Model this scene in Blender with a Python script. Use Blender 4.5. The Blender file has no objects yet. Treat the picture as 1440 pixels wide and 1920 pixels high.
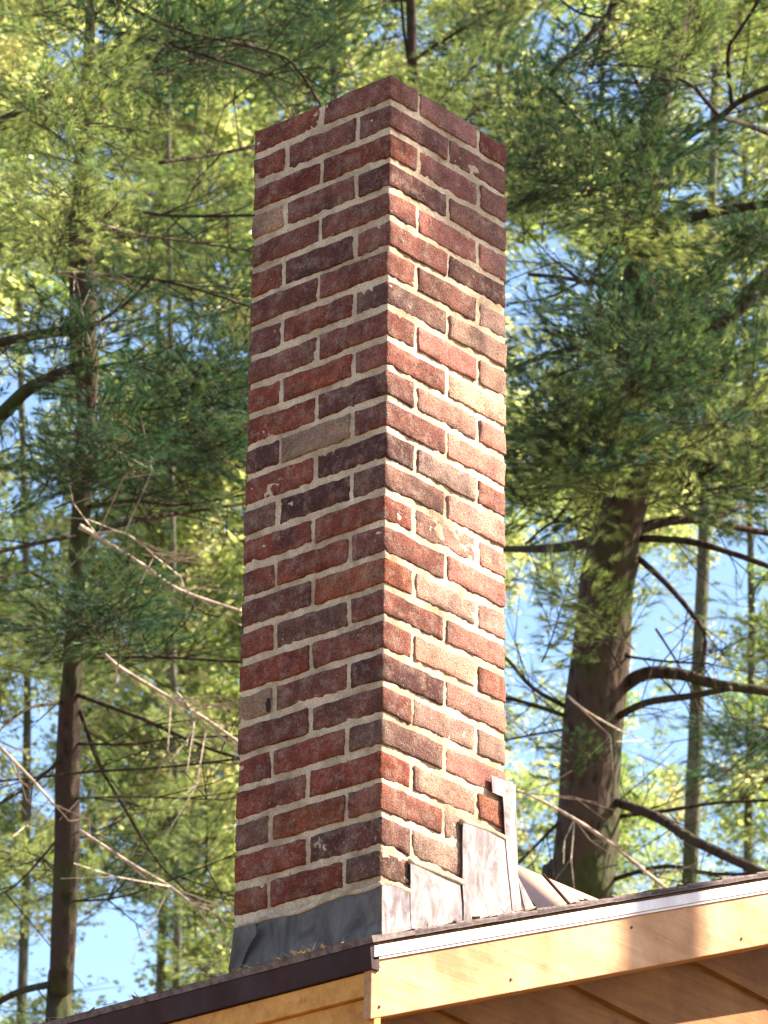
import bpy, math, random
import numpy as np
from mathutils import Vector, Matrix, noise

R = random.Random(11)
S = bpy.context.scene
COL = S.collection

# ------------------------------------------------------------------ camera
CAM = np.array([-6.41854, -5.53769, -4.90810])
YAW, PITCH, ROLL, FPX = 0.712153, 0.425213, 0.0131796, 8264.1   # FPX: focal length in pixels of a 1440x1920 picture


def cam_axes():
    f = np.array([math.cos(PITCH) * math.cos(YAW), math.cos(PITCH) * math.sin(YAW), math.sin(PITCH)])
    r = np.array([math.sin(YAW), -math.cos(YAW), 0.0])
    u = np.cross(r, f)
    return f, r * math.cos(ROLL) + u * math.sin(ROLL), -r * math.sin(ROLL) + u * math.cos(ROLL)


CF, CR, CU = cam_axes()
cd = bpy.data.cameras.new('camera')
cam = bpy.data.objects.new('camera', cd)
COL.objects.link(cam)
m = Matrix.Identity(4)
for i in range(3):
    m[i][0], m[i][1], m[i][2], m[i][3] = CR[i], CU[i], -CF[i], CAM[i]
cam.matrix_world = m
cd.sensor_width = 36
cd.lens = FPX / 1920 * 36
cd.clip_start = 0.1
cd.clip_end = 4000
cd.dof.use_dof = True
cd.dof.focus_distance = 9.55
cd.dof.aperture_fstop = 16
S.camera = cam

# ------------------------------------------------------------------ light
SUN_AZ = math.radians(-50)      # direction towards the sun, measured from +X
SUN_EL = math.radians(41)
w = bpy.data.worlds.new('World')
S.world = w
w.use_nodes = True
nt = w.node_tree
bg = nt.nodes['Background']
sky = nt.nodes.new('ShaderNodeTexSky')
sky.sky_type = 'NISHITA'
sky.sun_disc = False
sky.sun_elevation = SUN_EL
sky.sun_rotation = math.pi / 2 - SUN_AZ
sky.air_density = 1.0
sky.dust_density = 0.5
sky.ozone_density = 1.6
nt.links.new(sky.outputs[0], bg.inputs[0])
bg.inputs[1].default_value = 0.078
sl = bpy.data.lights.new('sun', 'SUN')
sl.energy = 5.0
sl.angle = math.radians(0.53)
sl.color = (1.0, 0.90, 0.74)
so = bpy.data.objects.new('sun', sl)
COL.objects.link(so)
SUN = Vector((math.cos(SUN_EL) * math.cos(SUN_AZ), math.cos(SUN_EL) * math.sin(SUN_AZ), math.sin(SUN_EL)))
so.rotation_euler = SUN.to_track_quat('Z', 'Y').to_euler()
so.location = SUN * 30
S.view_settings.view_transform = 'Standard'
S.view_settings.look = 'None'
S.view_settings.gamma = 1
S.view_settings.use_curve_mapping = False
S.view_settings.exposure = 2.35
S.cycles.max_bounces = 8
S.cycles.diffuse_bounces = 4
S.cycles.transmission_bounces = 5
S.cycles.use_denoising = True

GROUND = -6.5


def at(px, py, dist):
    """the point seen at a spot of the photograph, dist metres away along the view axis"""
    d = CF + CR * ((px - 720) / FPX) - CU * ((py - 960) / FPX)
    p = CAM + d * dist
    return Vector(p)


def onplane(px, py, ax, v):
    d = CF + CR * ((px - 720) / FPX) - CU * ((py - 960) / FPX)
    t = (v - CAM[ax]) / d[ax]
    return Vector(CAM + d * t)


def pix(P):
    d = np.array(P) - CAM
    z = d @ CF
    return 720 + FPX * (d @ CR) / z, 960 - FPX * (d @ CU) / z


# ------------------------------------------------------------------ materials
def nodemat(name):
    mt = bpy.data.materials.new(name)
    mt.use_nodes = True
    n = mt.node_tree
    b = n.nodes['Principled BSDF']
    return mt, n, b


def N(n, t, **kw):
    x = n.nodes.new(t)
    for k, v in kw.items():
        if k in x.inputs:
            x.inputs[k].default_value = v
        else:
            setattr(x, k, v)
    return x


def ramp(n, src, stops):
    r = n.nodes.new('ShaderNodeValToRGB')
    e = r.color_ramp.elements
    while len(e) < len(stops):
        e.new(0.5)
    for i, (p, c) in enumerate(stops):
        e[i].position = p
        e[i].color = (*c, 1) if len(c) == 3 else c
    n.links.new(src, r.inputs[0])
    return r.outputs[0]


def mixc(n, fac, a, b, mode='MIX'):
    x = n.nodes.new('ShaderNodeMix')
    x.data_type = 'RGBA'
    x.blend_type = mode
    for sock, v in ((x.inputs[0], fac), (x.inputs[6], a), (x.inputs[7], b)):
        if hasattr(v, 'links'):
            n.links.new(v, sock)
        elif isinstance(v, (int, float)):
            sock.default_value = v
        else:
            sock.default_value = (*v, 1)
    return x.outputs[2]


def g(v):
    return (v, v, v)


def coords(n, rnd=True, scale=1.0):
    tc = n.nodes.new('ShaderNodeTexCoord')
    out = tc.outputs['Object']
    if rnd:
        oi = n.nodes.new('ShaderNodeObjectInfo')
        mu = N(n, 'ShaderNodeMath', operation='MULTIPLY')
        mu.inputs[1].default_value = 37.0
        n.links.new(oi.outputs['Random'], mu.inputs[0])
        va = N(n, 'ShaderNodeVectorMath', operation='ADD')
        n.links.new(out, va.inputs[0])
        n.links.new(mu.outputs[0], va.inputs[1])
        out = va.outputs[0]
    return out


def noi(n, co, scale, detail=4, rough=0.55, dist=0.0):
    x = N(n, 'ShaderNodeTexNoise', Scale=scale, Detail=detail, Roughness=rough, Distortion=dist)
    n.links.new(co, x.inputs['Vector'])
    return x.outputs[0]


def bump(n, b, h, strength, dist):
    x = N(n, 'ShaderNodeBump', Strength=strength, Distance=dist)
    n.links.new(h, x.inputs['Height'])
    n.links.new(x.outputs[0], b.inputs['Normal'])


def mat_brick():
    mt, n, b = nodemat('fired_clay_brick')
    co = coords(n)
    oi = n.nodes.new('ShaderNodeObjectInfo')
    c = oi.outputs['Color']
    f1 = ramp(n, noi(n, co, 13, 5, 0.65), [(0.34, g(0.60)), (0.66, g(1.35))])
    c1 = mixc(n, 1.0, c, f1, 'MULTIPLY')
    # darker burnt flashes
    f2 = ramp(n, noi(n, co, 8, 4, 0.6), [(0.54, g(0)), (0.72, g(0.75))])
    c2 = mixc(n, f2, c1, (0.060, 0.026, 0.024))
    # lighter orange clay showing through
    f5 = ramp(n, noi(n, co, 19, 5, 0.7), [(0.58, g(0)), (0.72, g(0.5))])
    c2 = mixc(n, f5, c2, (0.30, 0.085, 0.045))
    # thin lime film, cloudy and speckled
    f3 = ramp(n, noi(n, co, 34, 6, 0.75), [(0.47, g(0)), (0.78, g(0.75))])
    c3 = mixc(n, f3, c2, (0.36, 0.25, 0.185))
    f6 = ramp(n, noi(n, co, 70, 3, 0.6), [(0.66, g(0)), (0.70, g(0.8))])
    c3 = mixc(n, f6, c3, (0.34, 0.22, 0.16))
    # pits and sand specks
    f4 = ramp(n, noi(n, co, 230, 3, 0.75), [(0.34, g(0.45)), (0.58, g(1.15))])
    c4 = mixc(n, 1.0, c3, f4, 'MULTIPLY')
    n.links.new(c4, b.inputs['Base Color'])
    b.inputs['Roughness'].default_value = 0.92
    b.inputs['Specular IOR Level'].default_value = 0.2
    ad = N(n, 'ShaderNodeMath', operation='ADD')
    n.links.new(noi(n, co, 75, 5, 0.75), ad.inputs[0])
    n.links.new(noi(n, co, 300, 2, 0.7), ad.inputs[1])
    bump(n, b, ad.outputs[0], 1.0, 0.004)
    return mt


def mat_mortar():
    mt, n, b = nodemat('lime_mortar')
    co = coords(n, False)
    f1 = ramp(n, noi(n, co, 9, 5, 0.6), [(0.32, (0.32, 0.22, 0.135)), (0.55, (0.53, 0.39, 0.265)), (0.75, (0.64, 0.50, 0.36))])
    f2 = ramp(n, noi(n, co, 260, 3, 0.7), [(0.3, g(0.62)), (0.6, g(1.12))])
    f1 = mixc(n, 1.0, f1, f2, 'MULTIPLY')
    f3 = ramp(n, noi(n, co, 21, 6, 0.7), [(0.52, g(0)), (0.70, g(0.6))])
    f1 = mixc(n, f3, f1, (0.17, 0.115, 0.075))
    f4 = ramp(n, noi(n, co, 48, 4, 0.7), [(0.64, g(0)), (0.72, g(0.6))])
    f1 = mixc(n, f4, f1, (0.10, 0.045, 0.03))
    n.links.new(f1, b.inputs['Base Color'])
    b.inputs['Roughness'].default_value = 0.95
    b.inputs['Specular IOR Level'].default_value = 0.15
    bump(n, b, noi(n, co, 180, 5, 0.75), 0.8, 0.004)
    return mt


def mat_metal(name, dark, light, metallic, rough, sc=14, streak=True):
    mt, n, b = nodemat(name)
    co = coords(n)
    mp = N(n, 'ShaderNodeMapping')
    mp.inputs['Scale'].default_value = (1, 1, 0.45 if streak else 1)
    n.links.new(co, mp.inputs[0])
    f = noi(n, mp.outputs[0], sc, 6, 0.65, 1.2)
    n.links.new(ramp(n, f, [(0.36, dark), (0.52, tuple((a + c) / 2 for a, c in zip(dark, light))), (0.64, light)]), b.inputs['Base Color'])
    b.inputs['Metallic'].default_value = metallic
    b.inputs['Specular IOR Level'].default_value = 0.3
    n.links.new(ramp(n, noi(n, mp.outputs[0], sc * 2.2, 4), [(0.3, g(rough - 0.12)), (0.7, g(rough + 0.15))]), b.inputs['Roughness'])
    bump(n, b, noi(n, co, 22, 4, 0.6), 0.5, 0.006)
    return mt


def mat_wood(name, dark, light, rough=0.7, axis_scale=(1.2, 26, 26), knots=True):
    mt, n, b = nodemat(name)
    co = coords(n)
    mp = N(n, 'ShaderNodeMapping')
    mp.inputs['Scale'].default_value = axis_scale
    n.links.new(co, mp.inputs[0])
    f = noi(n, mp.outputs[0], 2.2, 6, 0.65, 0.8)
    c = ramp(n, f, [(0.3, dark), (0.7, light)])
    f2 = ramp(n, noi(n, co, 5, 6, 0.65), [(0.35, (0.66, 0.58, 0.52)), (0.62, (1.12, 1.14, 1.2))])
    c = mixc(n, 1.0, c, f2, 'MULTIPLY')
    f3 = ramp(n, noi(n, co, 19, 4, 0.6, 0.6), [(0.62, g(0)), (0.72, g(0.5))])
    c = mixc(n, f3, c, tuple(x * 0.42 for x in dark))
    n.links.new(c, b.inputs['Base Color'])
    b.inputs['Roughness'].default_value = rough
    b.inputs['Specular IOR Level'].default_value = 0.15
    bump(n, b, f, 0.6, 0.003)
    return mt


def mat_leaf(name, cols, transl=0.42, rough=0.5, gloss=0.02, lo=0.5, hi=1.55):
    mt = bpy.data.materials.new(name)
    mt.use_nodes = True
    n = mt.node_tree
    for x in list(n.nodes):
        n.nodes.remove(x)
    out = n.nodes.new('ShaderNodeOutputMaterial')
    oi = n.nodes.new('ShaderNodeObjectInfo')
    at_ = n.nodes.new('ShaderNodeVertexColor')
    at_.layer_name = 'tone'
    base = ramp(n, oi.outputs['Random'], cols)
    tone = ramp(n, at_.outputs['Color'], [(0.0, g(lo)), (1.0, g(hi))])
    c = mixc(n, 1.0, base, tone, 'MULTIPLY')
    d = n.nodes.new('ShaderNodeBsdfDiffuse')
    t = n.nodes.new('ShaderNodeBsdfTranslucent')
    gl = n.nodes.new('ShaderNodeBsdfGlossy')
    gl.inputs['Roughness'].default_value = rough
    gl.inputs['Color'].default_value = (0.8, 0.85, 0.8, 1)
    n.links.new(c, d.inputs['Color'])
    tcx = mixc(n, 1.0, c, (1.38, 1.38, 0.95), 'MULTIPLY')
    n.links.new(tcx, t.inputs['Color'])
    m1 = n.nodes.new('ShaderNodeMixShader')
    m1.inputs[0].default_value = transl
    n.links.new(d.outputs[0], m1.inputs[1])
    n.links.new(t.outputs[0], m1.inputs[2])
    m2 = n.nodes.new('ShaderNodeMixShader')
    m2.inputs[0].default_value = gloss
    n.links.new(m1.outputs[0], m2.inputs[1])
    n.links.new(gl.outputs[0], m2.inputs[2])
    n.links.new(m2.outputs[0], out.inputs[0])
    return mt


def mat_bark(name, dark, light, moss=(0.48, 0.66)):
    mt, n, b = nodemat(name)
    co = coords(n)
    mp = N(n, 'ShaderNodeMapping')
    mp.inputs['Scale'].default_value = (1, 1, 0.28)
    n.links.new(co, mp.inputs[0])
    v = N(n, 'ShaderNodeTexVoronoi', Scale=26.0)
    n.links.new(mp.outputs[0], v.inputs['Vector'])
    f = noi(n, mp.outputs[0], 18, 6, 0.7)
    ad = N(n, 'ShaderNodeMath', operation='ADD')
    n.links.new(v.outputs['Distance'], ad.inputs[0])
    n.links.new(f, ad.inputs[1])
    c = ramp(n, ad.outputs[0], [(0.45, dark), (1.1, light)])
    f2 = ramp(n, noi(n, co, 3.0, 5, 0.6), [(moss[0], g(0)), (moss[1], g(0.75))])
    c = mixc(n, f2, c, (0.040, 0.056, 0.016))
    n.links.new(c, b.inputs['Base Color'])
    b.inputs['Roughness'].default_value = 0.95
    b.inputs['Specular IOR Level'].default_value = 0.1
    bump(n, b, ad.outputs[0], 0.9, 0.02)
    return mt


def mat_plain(name, a, b_, scale, rough=0.9, bmp=0.4):
    mt, n, b = nodemat(name)
    co = coords(n)
    f = noi(n, co, scale, 6, 0.65)
    n.links.new(ramp(n, f, [(0.35, a), (0.65, b_)]), b.inputs['Base Color'])
    b.inputs['Roughness'].default_value = rough
    bump(n, b, f, bmp, 0.004)
    return mt


M_BRICK = mat_brick()
M_MORTAR = mat_mortar()
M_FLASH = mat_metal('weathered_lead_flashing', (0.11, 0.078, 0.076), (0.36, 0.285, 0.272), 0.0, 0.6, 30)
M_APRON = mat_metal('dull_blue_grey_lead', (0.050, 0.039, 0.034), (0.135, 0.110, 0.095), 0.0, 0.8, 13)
M_CRICKET = mat_metal('tan_coated_metal', (0.26, 0.135, 0.080), (0.34, 0.19, 0.12), 0.0, 0.6, 5)
M_DRIP = mat_metal('white_drip_edge', (0.50, 0.42, 0.40), (0.66, 0.58, 0.56), 0.0, 0.5, 6)
M_BROWN = mat_metal('brown_drip_edge', (0.022, 0.006, 0.005), (0.038, 0.011, 0.009), 0.0, 0.75, 5)
M_SHINGLE = mat_plain('asphalt_shingle', (0.05, 0.03, 0.03), (0.17, 0.12, 0.11), 60)
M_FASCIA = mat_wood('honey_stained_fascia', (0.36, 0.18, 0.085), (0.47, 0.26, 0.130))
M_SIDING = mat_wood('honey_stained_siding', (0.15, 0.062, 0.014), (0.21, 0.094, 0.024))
M_EAVE = mat_wood('bounce_warmed_fascia', (0.44, 0.185, 0.040), (0.56, 0.27, 0.072))  # eave copy of the fascia stain, warm bounce light put into the colour
M_CORNER = mat_wood('pale_corner_board', (0.27, 0.155, 0.08), (0.36, 0.225, 0.13), axis_scale=(26, 26, 1.2))
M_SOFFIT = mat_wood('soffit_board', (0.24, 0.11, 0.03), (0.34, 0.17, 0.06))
M_BARK = mat_bark('pine_bark', (0.012, 0.008, 0.006), (0.048, 0.032, 0.024))
M_MOSSY = mat_bark('mossy_pine_bark', (0.014, 0.010, 0.007), (0.066, 0.046, 0.034), (0.47, 0.62))
M_BARK2 = mat_bark('grey_bark', (0.035, 0.035, 0.022), (0.10, 0.095, 0.065))
M_DEAD = mat_plain('bare_dead_wood', (0.14, 0.10, 0.07), (0.56, 0.43, 0.32), 26)
M_NEEDLE = mat_leaf('shade_toned_pine_needles', [(0.0, (0.026, 0.060, 0.036)), (0.5, (0.042, 0.078, 0.036)), (1.0, (0.070, 0.102, 0.038))], 0.32)  # dark copy of the needles, bough shade put into the green
M_NEEDLE2 = mat_leaf('sun_toned_pine_needles', [(0.0, (0.10, 0.150, 0.050)), (1.0, (0.24, 0.27, 0.10))], 0.42)  # pale copy of the needles, sunlight put into the green
M_LEAF = mat_leaf('yellow_green_leaves', [(0.0, (0.14, 0.20, 0.065)), (0.5, (0.28, 0.33, 0.13)), (0.85, (0.46, 0.47, 0.24)), (1.0, (0.52, 0.48, 0.28))], 0.5, 0.4, 0.08, 0.3, 1.75)
M_GROUND = mat_plain('leaf_litter', (0.06, 0.04, 0.02), (0.16, 0.11, 0.06), 3)
M_CONC = mat_plain('poured_concrete', (0.25, 0.24, 0.22), (0.36, 0.34, 0.31), 8)
M_STRAW = mat_plain('dry_needle_straw', (0.30, 0.19, 0.08), (0.62, 0.48, 0.24), 30)
M_TERRA = mat_plain('clay_flue', (0.25, 0.11, 0.07), (0.38, 0.18, 0.11), 20)


# ------------------------------------------------------------------ object helpers
def link(name, me, parent=None, mat=None, **props):
    o = bpy.data.objects.new(name, me)
    COL.objects.link(o)
    if parent is not None:
        o.parent = parent
    if mat is not None and me is not None and not me.materials:
        for x in (mat if isinstance(mat, (list, tuple)) else [mat]):
            me.materials.append(x)
    for k, v in props.items():
        o[k] = v
    return o


def thing(name, label, cat, loc=(0, 0, 0), group=None):
    o = bpy.data.objects.new(name, None)
    COL.objects.link(o)
    o.location = loc
    o['label'] = label
    o['category'] = cat
    if group:
        o['group'] = group
    return o


def mesh(name, v, f, smooth=False, mi=None):
    me = bpy.data.meshes.new(name)
    me.from_pydata([tuple(x) for x in v], [], f)
    if smooth:
        me.polygons.foreach_set('use_smooth', [True] * len(f))
    if mi is not None:
        me.polygons.foreach_set('material_index', mi)
    me.update()
    return me


BOXF = [(0, 3, 2, 1), (4, 5, 6, 7), (0, 1, 5, 4), (1, 2, 6, 5), (2, 3, 7, 6), (3, 0, 4, 7)]


def box(name, x0, x1, y0, y1, z0, z1):
    v = [(x0, y0, z0), (x1, y0, z0), (x1, y1, z0), (x0, y1, z0), (x0, y0, z1), (x1, y0, z1), (x1, y1, z1), (x0, y1, z1)]
    return mesh(name, v, BOXF)


def bevel(o, wd=0.003, seg=2):
    md = o.modifiers.new('bevel', 'BEVEL')
    md.width = wd
    md.segments = seg
    return o


def prism(name, pts, dvec):
    """closed polygon pts extruded by dvec"""
    k = len(pts)
    v = [Vector(p) for p in pts] + [Vector(p) + Vector(dvec) for p in pts]
    f = [tuple(range(k))[::-1], tuple(range(k, 2 * k))] + [(i, (i + 1) % k, k + (i + 1) % k, k + i) for i in range(k)]
    return mesh(name, v, f)


def rel(pts, org):
    return [Vector(p) - Vector(org) for p in pts]


def tube_data(pts, rads, sides=8, wob=0.0, seed=0):
    """smooth tube through points, returns verts, faces"""
    P = [Vector(p) for p in pts]
    # resample with catmull-rom
    Q, RR = [], []
    k = len(P)
    for i in range(k - 1):
        p0, p1, p2, p3 = P[max(i - 1, 0)], P[i], P[i + 1], P[min(i + 2, k - 1)]
        st = 4 if wob >= 0 else 1
        for s in range(st):
            t = s / st
            q = 0.5 * ((2 * p1) + (p2 - p0) * t + (2 * p0 - 5 * p1 + 4 * p2 - p3) * t * t + (3 * p1 - p0 - 3 * p2 + p3) * t ** 3)
            Q.append(q)
            RR.append(rads[i] * (1 - t) + rads[i + 1] * t)
    Q.append(P[-1])
    RR.append(rads[-1])
    v, f = [], []
    up = Vector((0.13, 0.31, 0.94))
    for i, q in enumerate(Q):
        t = (Q[min(i + 1, len(Q) - 1)] - Q[max(i - 1, 0)])
        if t.length < 1e-9:
            t = Vector((0, 0, 1))
        t.normalize()
        a = t.cross(up)
        if a.length < 0.1:
            a = t.cross(Vector((1, 0, 0)))
        a.normalize()
        b = t.cross(a)
        if wob > 0:
            q = q + Vector((noise.noise(q * 1.7 + Vector((seed, 0, 0))), noise.noise(q * 1.7 + Vector((0, seed, 5))), noise.noise(q * 1.7 + Vector((3, 0, seed))))) * wob
        for s in range(sides):
            an = 2 * math.pi * s / sides
            rr = RR[i] * (1 + 0.16 * noise.noise(Vector((math.cos(an) * 1.5, math.sin(an) * 1.5, i * 0.35 + seed))))
            v.append(q + (a * math.cos(an) + b * math.sin(an)) * rr)
    for i in range(len(Q) - 1):
        for s in range(sides):
            s2 = (s + 1) % sides
            f.append((i * sides + s, i * sides + s2, (i + 1) * sides + s2, (i + 1) * sides + s))
    f.append(tuple(range(sides))[::-1])
    f.append(tuple(range((len(Q) - 1) * sides, len(Q) * sides)))
    return v, f, Q


# ------------------------------------------------------------------ ground
link('ground', mesh('ground', [(-1500, -1500, GROUND), (1500, -1500, GROUND), (1500, 1500, GROUND), (-1500, 1500, GROUND)], [(0, 1, 2, 3)]),
     None, M_GROUND, kind='structure', label='leaf strewn woodland ground')

# ------------------------------------------------------------------ chimney
W = 0.406
CH = 0.0727
BH = 0.0568
NC = 28
chim = thing('brick_chimney', 'square red brick chimney with thick pale mortar joints above the roof corner', 'chimney', (0, 0, -2.04))
CO = Vector((0, 0, -2.04))


def brick_mesh(idx, L=0.197, D=0.092, H=BH):
    rr = random.Random(100 + idx)
    ed = 0.0028
    def grid(L_, n_):
        return [-L_ / 2, -L_ / 2 + ed] + [-L_ / 2 + ed + (L_ - 2 * ed) * q / (n_ + 1) for q in range(1, n_ + 1)] + [L_ / 2 - ed, L_ / 2]
    GX, GY, GZ = grid(L, 11), grid(D, 5), grid(H, 3)
    nx, ny, nz = len(GX) - 1, len(GY) - 1, len(GZ) - 1
    verts, faces, key = [], [], {}

    def vid(i, j, k):
        if (i, j, k) in key:
            return key[(i, j, k)]
        x, y, z = GX[i], GY[j], GZ[k]
        r = 0.0036
        ex, ey, ez = abs(x) > L / 2 - 1e-6, abs(y) > D / 2 - 1e-6, abs(z) > H / 2 - 1e-6
        c = ex + ey + ez
        p = Vector((x, y, z))
        if c >= 2:
            s = r * (0.42 if c == 2 else 0.55) * (0.35 + 1.3 * abs(noise.noise(p * 30 + Vector((idx * 7.1, 0, 0)))) * 1.6)
            if ex:
                p.x -= math.copysign(s, x)
            if ey:
                p.y -= math.copysign(s, y)
            if ez:
                p.z -= math.copysign(s, z)
        q = p * 22 + Vector((idx * 3.7, idx * 1.3, 0))
        q2 = p * 75 + Vector((idx * 2.7, idx * 4.3, 9))
        d = Vector((noise.noise(q), noise.noise(q + Vector((9, 0, 0))), noise.noise(q + Vector((0, 9, 0)))))
        d2 = Vector((noise.noise(q2), noise.noise(q2 + Vector((9, 0, 0))), noise.noise(q2 + Vector((0, 9, 0)))))
        p += Vector((d.x * 0.0022, d.y * 0.0018, d.z * 0.0030)) + Vector((d2.x * .0016, d2.y * .0016, d2.z * .0030))
        key[(i, j, k)] = len(verts)
        verts.append(p)
        return key[(i, j, k)]
    for i in range(nx):
        for j in range(ny):
            faces.append((vid(i, j, 0), vid(i, j + 1, 0), vid(i + 1, j + 1, 0), vid(i + 1, j, 0)))
            faces.append((vid(i, j, nz), vid(i + 1, j, nz), vid(i + 1, j + 1, nz), vid(i, j + 1, nz)))
    for i in range(nx):
        for k in range(nz):
            faces.append((vid(i, 0, k), vid(i + 1, 0, k), vid(i + 1, 0, k + 1), vid(i, 0, k + 1)))
            faces.append((vid(i, ny, k), vid(i, ny, k + 1), vid(i + 1, ny, k + 1), vid(i + 1, ny, k)))
    for j in range(ny):
        for k in range(nz):
            faces.append((vid(0, j, k), vid(0, j, k + 1), vid(0, j + 1, k + 1), vid(0, j + 1, k)))
            faces.append((vid(nx, j, k), vid(nx, j + 1, k), vid(nx, j + 1, k + 1), vid(nx, j, k + 1)))
    me = mesh('brick', verts, faces, smooth=True)
    me.materials.append(M_BRICK)
    return me


BM = [brick_mesh(i) for i in range(14)]
TONE = {'R': (0.185, 0.040, 0.019), 'O': (0.25, 0.062, 0.020), 'M': (0.140, 0.047, 0.030), 'D': (0.075, 0.028, 0.022),
        'B': (0.130, 0.066, 0.045), 'G': (0.25, 0.155, 0.115), 'P': (0.30, 0.105, 0.078), 'T': (0.37, 0.23, 0.14)}
# rows from the top. even: far left, corner, middle right, far right. odd: far-left half, middle left, corner (long to the right), right
ROWS = ['RMPR', 'RMMM', 'RRPM', 'TMDM', 'MMPP', 'RDMD', 'MMMG', 'DRBG', 'MMPB', 'RRMT', 'RDPP', 'DTMP', 'RDGR', 'BDBP',
        'RRPP', 'RRMP', 'MOBP', 'RBMP', 'RMPR', 'TMDP', 'MMPG', 'RRBP', 'RRMO', 'BOMG', 'RDGG', 'ORBP', 'RRMM', 'MRMM', 'RMRM']
H0, H1, S0, S1 = 0.0, 0.092, 0.104, 0.302


def lay(cx, cy, k, rot, tone, dz=0.0, mi=None, pale=0.0):
    o = link('brick', BM[R.randrange(14) if mi is None else mi], chim)
    o.location = Vector((cx + R.uniform(-.0016, .0016), cy + R.uniform(-.0016, .0016), -k * CH - CH / 2 + R.uniform(-.0016, .0016) + dz)) - CO
    flip = R.choice((0, math.pi))
    o.rotation_euler = (R.uniform(-.008, .008), R.uniform(-.006, .006), rot + flip + R.uniform(-.006, .006))
    s = R.uniform(0.95, 1.03)
    o.scale = (1.0, 1.0, s)
    t = TONE[tone]
    v = R.uniform(0.85, 1.2)
    h = R.uniform(-0.06, 0.06)
    t = tuple(a_ * .8 + b_ * .2 for a_, b_ in zip(t, (0.20, 0.062, 0.045)))
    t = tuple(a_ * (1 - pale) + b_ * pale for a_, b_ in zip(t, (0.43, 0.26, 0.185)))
    o.color = (t[0] * v * (1 + h), t[1] * v, t[2] * v * (1 - h), 1)


HL = 0.197 / 2
SUN_PALE = lambda k: R.uniform(0.05, 0.55) if k >= 7 else R.uniform(0, .15)   # right-face brick colour paled below the shaded top to imitate sun wash
HD = 0.092 / 2
for k, row in enumerate(ROWS[:26]):
    a, b, c, d = row
    rnd = lambda: R.choice('RRMMP')
    if k % 2 == 0:
        lay(HD, W - HL, k, math.pi / 2, a)
        lay(HD, HL, k, math.pi / 2, b)
        lay(0.203, HD, k, 0, c, pale=SUN_PALE(k))
        lay(W - HD, HL, k, math.pi / 2, d, dz=(-0.006 if k == 0 else 0), pale=SUN_PALE(k))
        lay(0.203, W - HD, k, 0, rnd())
        lay(W - HD, W - HL, k, math.pi / 2, rnd())
    else:
        lay(HL, W - HD, k, 0, a)
        lay(HD, 0.203, k, math.pi / 2, b)
        lay(HL, HD, k, 0, c)
        lay(W - HL, HD, k, 0, d, pale=SUN_PALE(k))
        lay(W - HL, W - HD, k, 0, rnd())
        lay(W - HD, 0.203, k, math.pi / 2, rnd())


def mortar():
    """rough shell of mortar just behind the brick faces"""
    st = 0.0062
    n1 = int(W / st)
    nz = int((NC * CH) / st)
    verts, faces = [], []
    rec = 0.0042
    top = -0.016
    bot = -NC * CH
    per = 4 * n1
    a0, a1 = rec, W - rec
    L = a1 - a0
    for kz in range(nz + 1):
        z = top + (bot - top) * kz / nz
        for i in range(per):
            s, t = divmod(i, n1)
            u = a0 + L * t / n1
            p, nn = [(Vector((u, a0, z)), Vector((0, -1, 0))), (Vector((a1, u, z)), Vector((1, 0, 0))),
                     (Vector((W - u, a1, z)), Vector((0, 1, 0))), (Vector((a0, W - u, z)), Vector((-1, 0, 0)))][s]
            dd = 0.0024 * noise.noise(p * 28) + 0.0028 * noise.noise(p * 95) + 0.0012 * noise.noise(p * 9)
            # smeared bed joints: the mortar swells a little along some courses
            dd += 0.0028 * max(0, noise.noise(Vector((p.x * 7, p.y * 7, round(z / CH) * 3.1))))
            verts.append(p + nn * dd)
    for kz in range(nz):
        for i in range(per):
            j = (i + 1) % per
            faces.append((kz * per + i, (kz + 1) * per + i, (kz + 1) * per + j, kz * per + j))
    faces.append(tuple(range(per)))
    v = rel(verts, CO)
    return mesh('mortar', v, faces, smooth=True)


link('mortar', mortar(), chim, M_MORTAR)
hp = onplane(503, 1322, 0, -0.0028)  # dark plug painted as the shade inside a missing mortar chip
vh, fh, _ = tube_data([hp + Vector((0, 0, .015)), hp + Vector((0, .001, 0)), hp + Vector((0, 0, -.014))], [.0035, .0052, .0040], 8, -1)
link('chip_shade', mesh('chip_shade', rel(vh, CO), fh), chim, mat_plain('cavity_shade_dark', (.008, .006, .005), (.02, .012, .01), 40))
# flue liner just inside the top (below the rim)
fl = []
v = []
for (h, z) in ((0.085, -0.5), (0.085, -0.012), (0.070, -0.012), (0.070, -0.5)):
    v += [(W / 2 - h, W / 2 - h, z), (W / 2 + h, W / 2 - h, z), (W / 2 + h, W / 2 + h, z), (W / 2 - h, W / 2 + h, z)]
for r_ in range(3):
    for i in range(4):
        j = (i + 1) % 4
        fl.append((r_ * 4 + i, r_ * 4 + j, r_ * 4 + 4 + j, r_ * 4 + 4 + i))
fo = link('flue_liner', mesh('flue_liner', rel(v, CO), fl), chim, M_TERRA)


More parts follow.
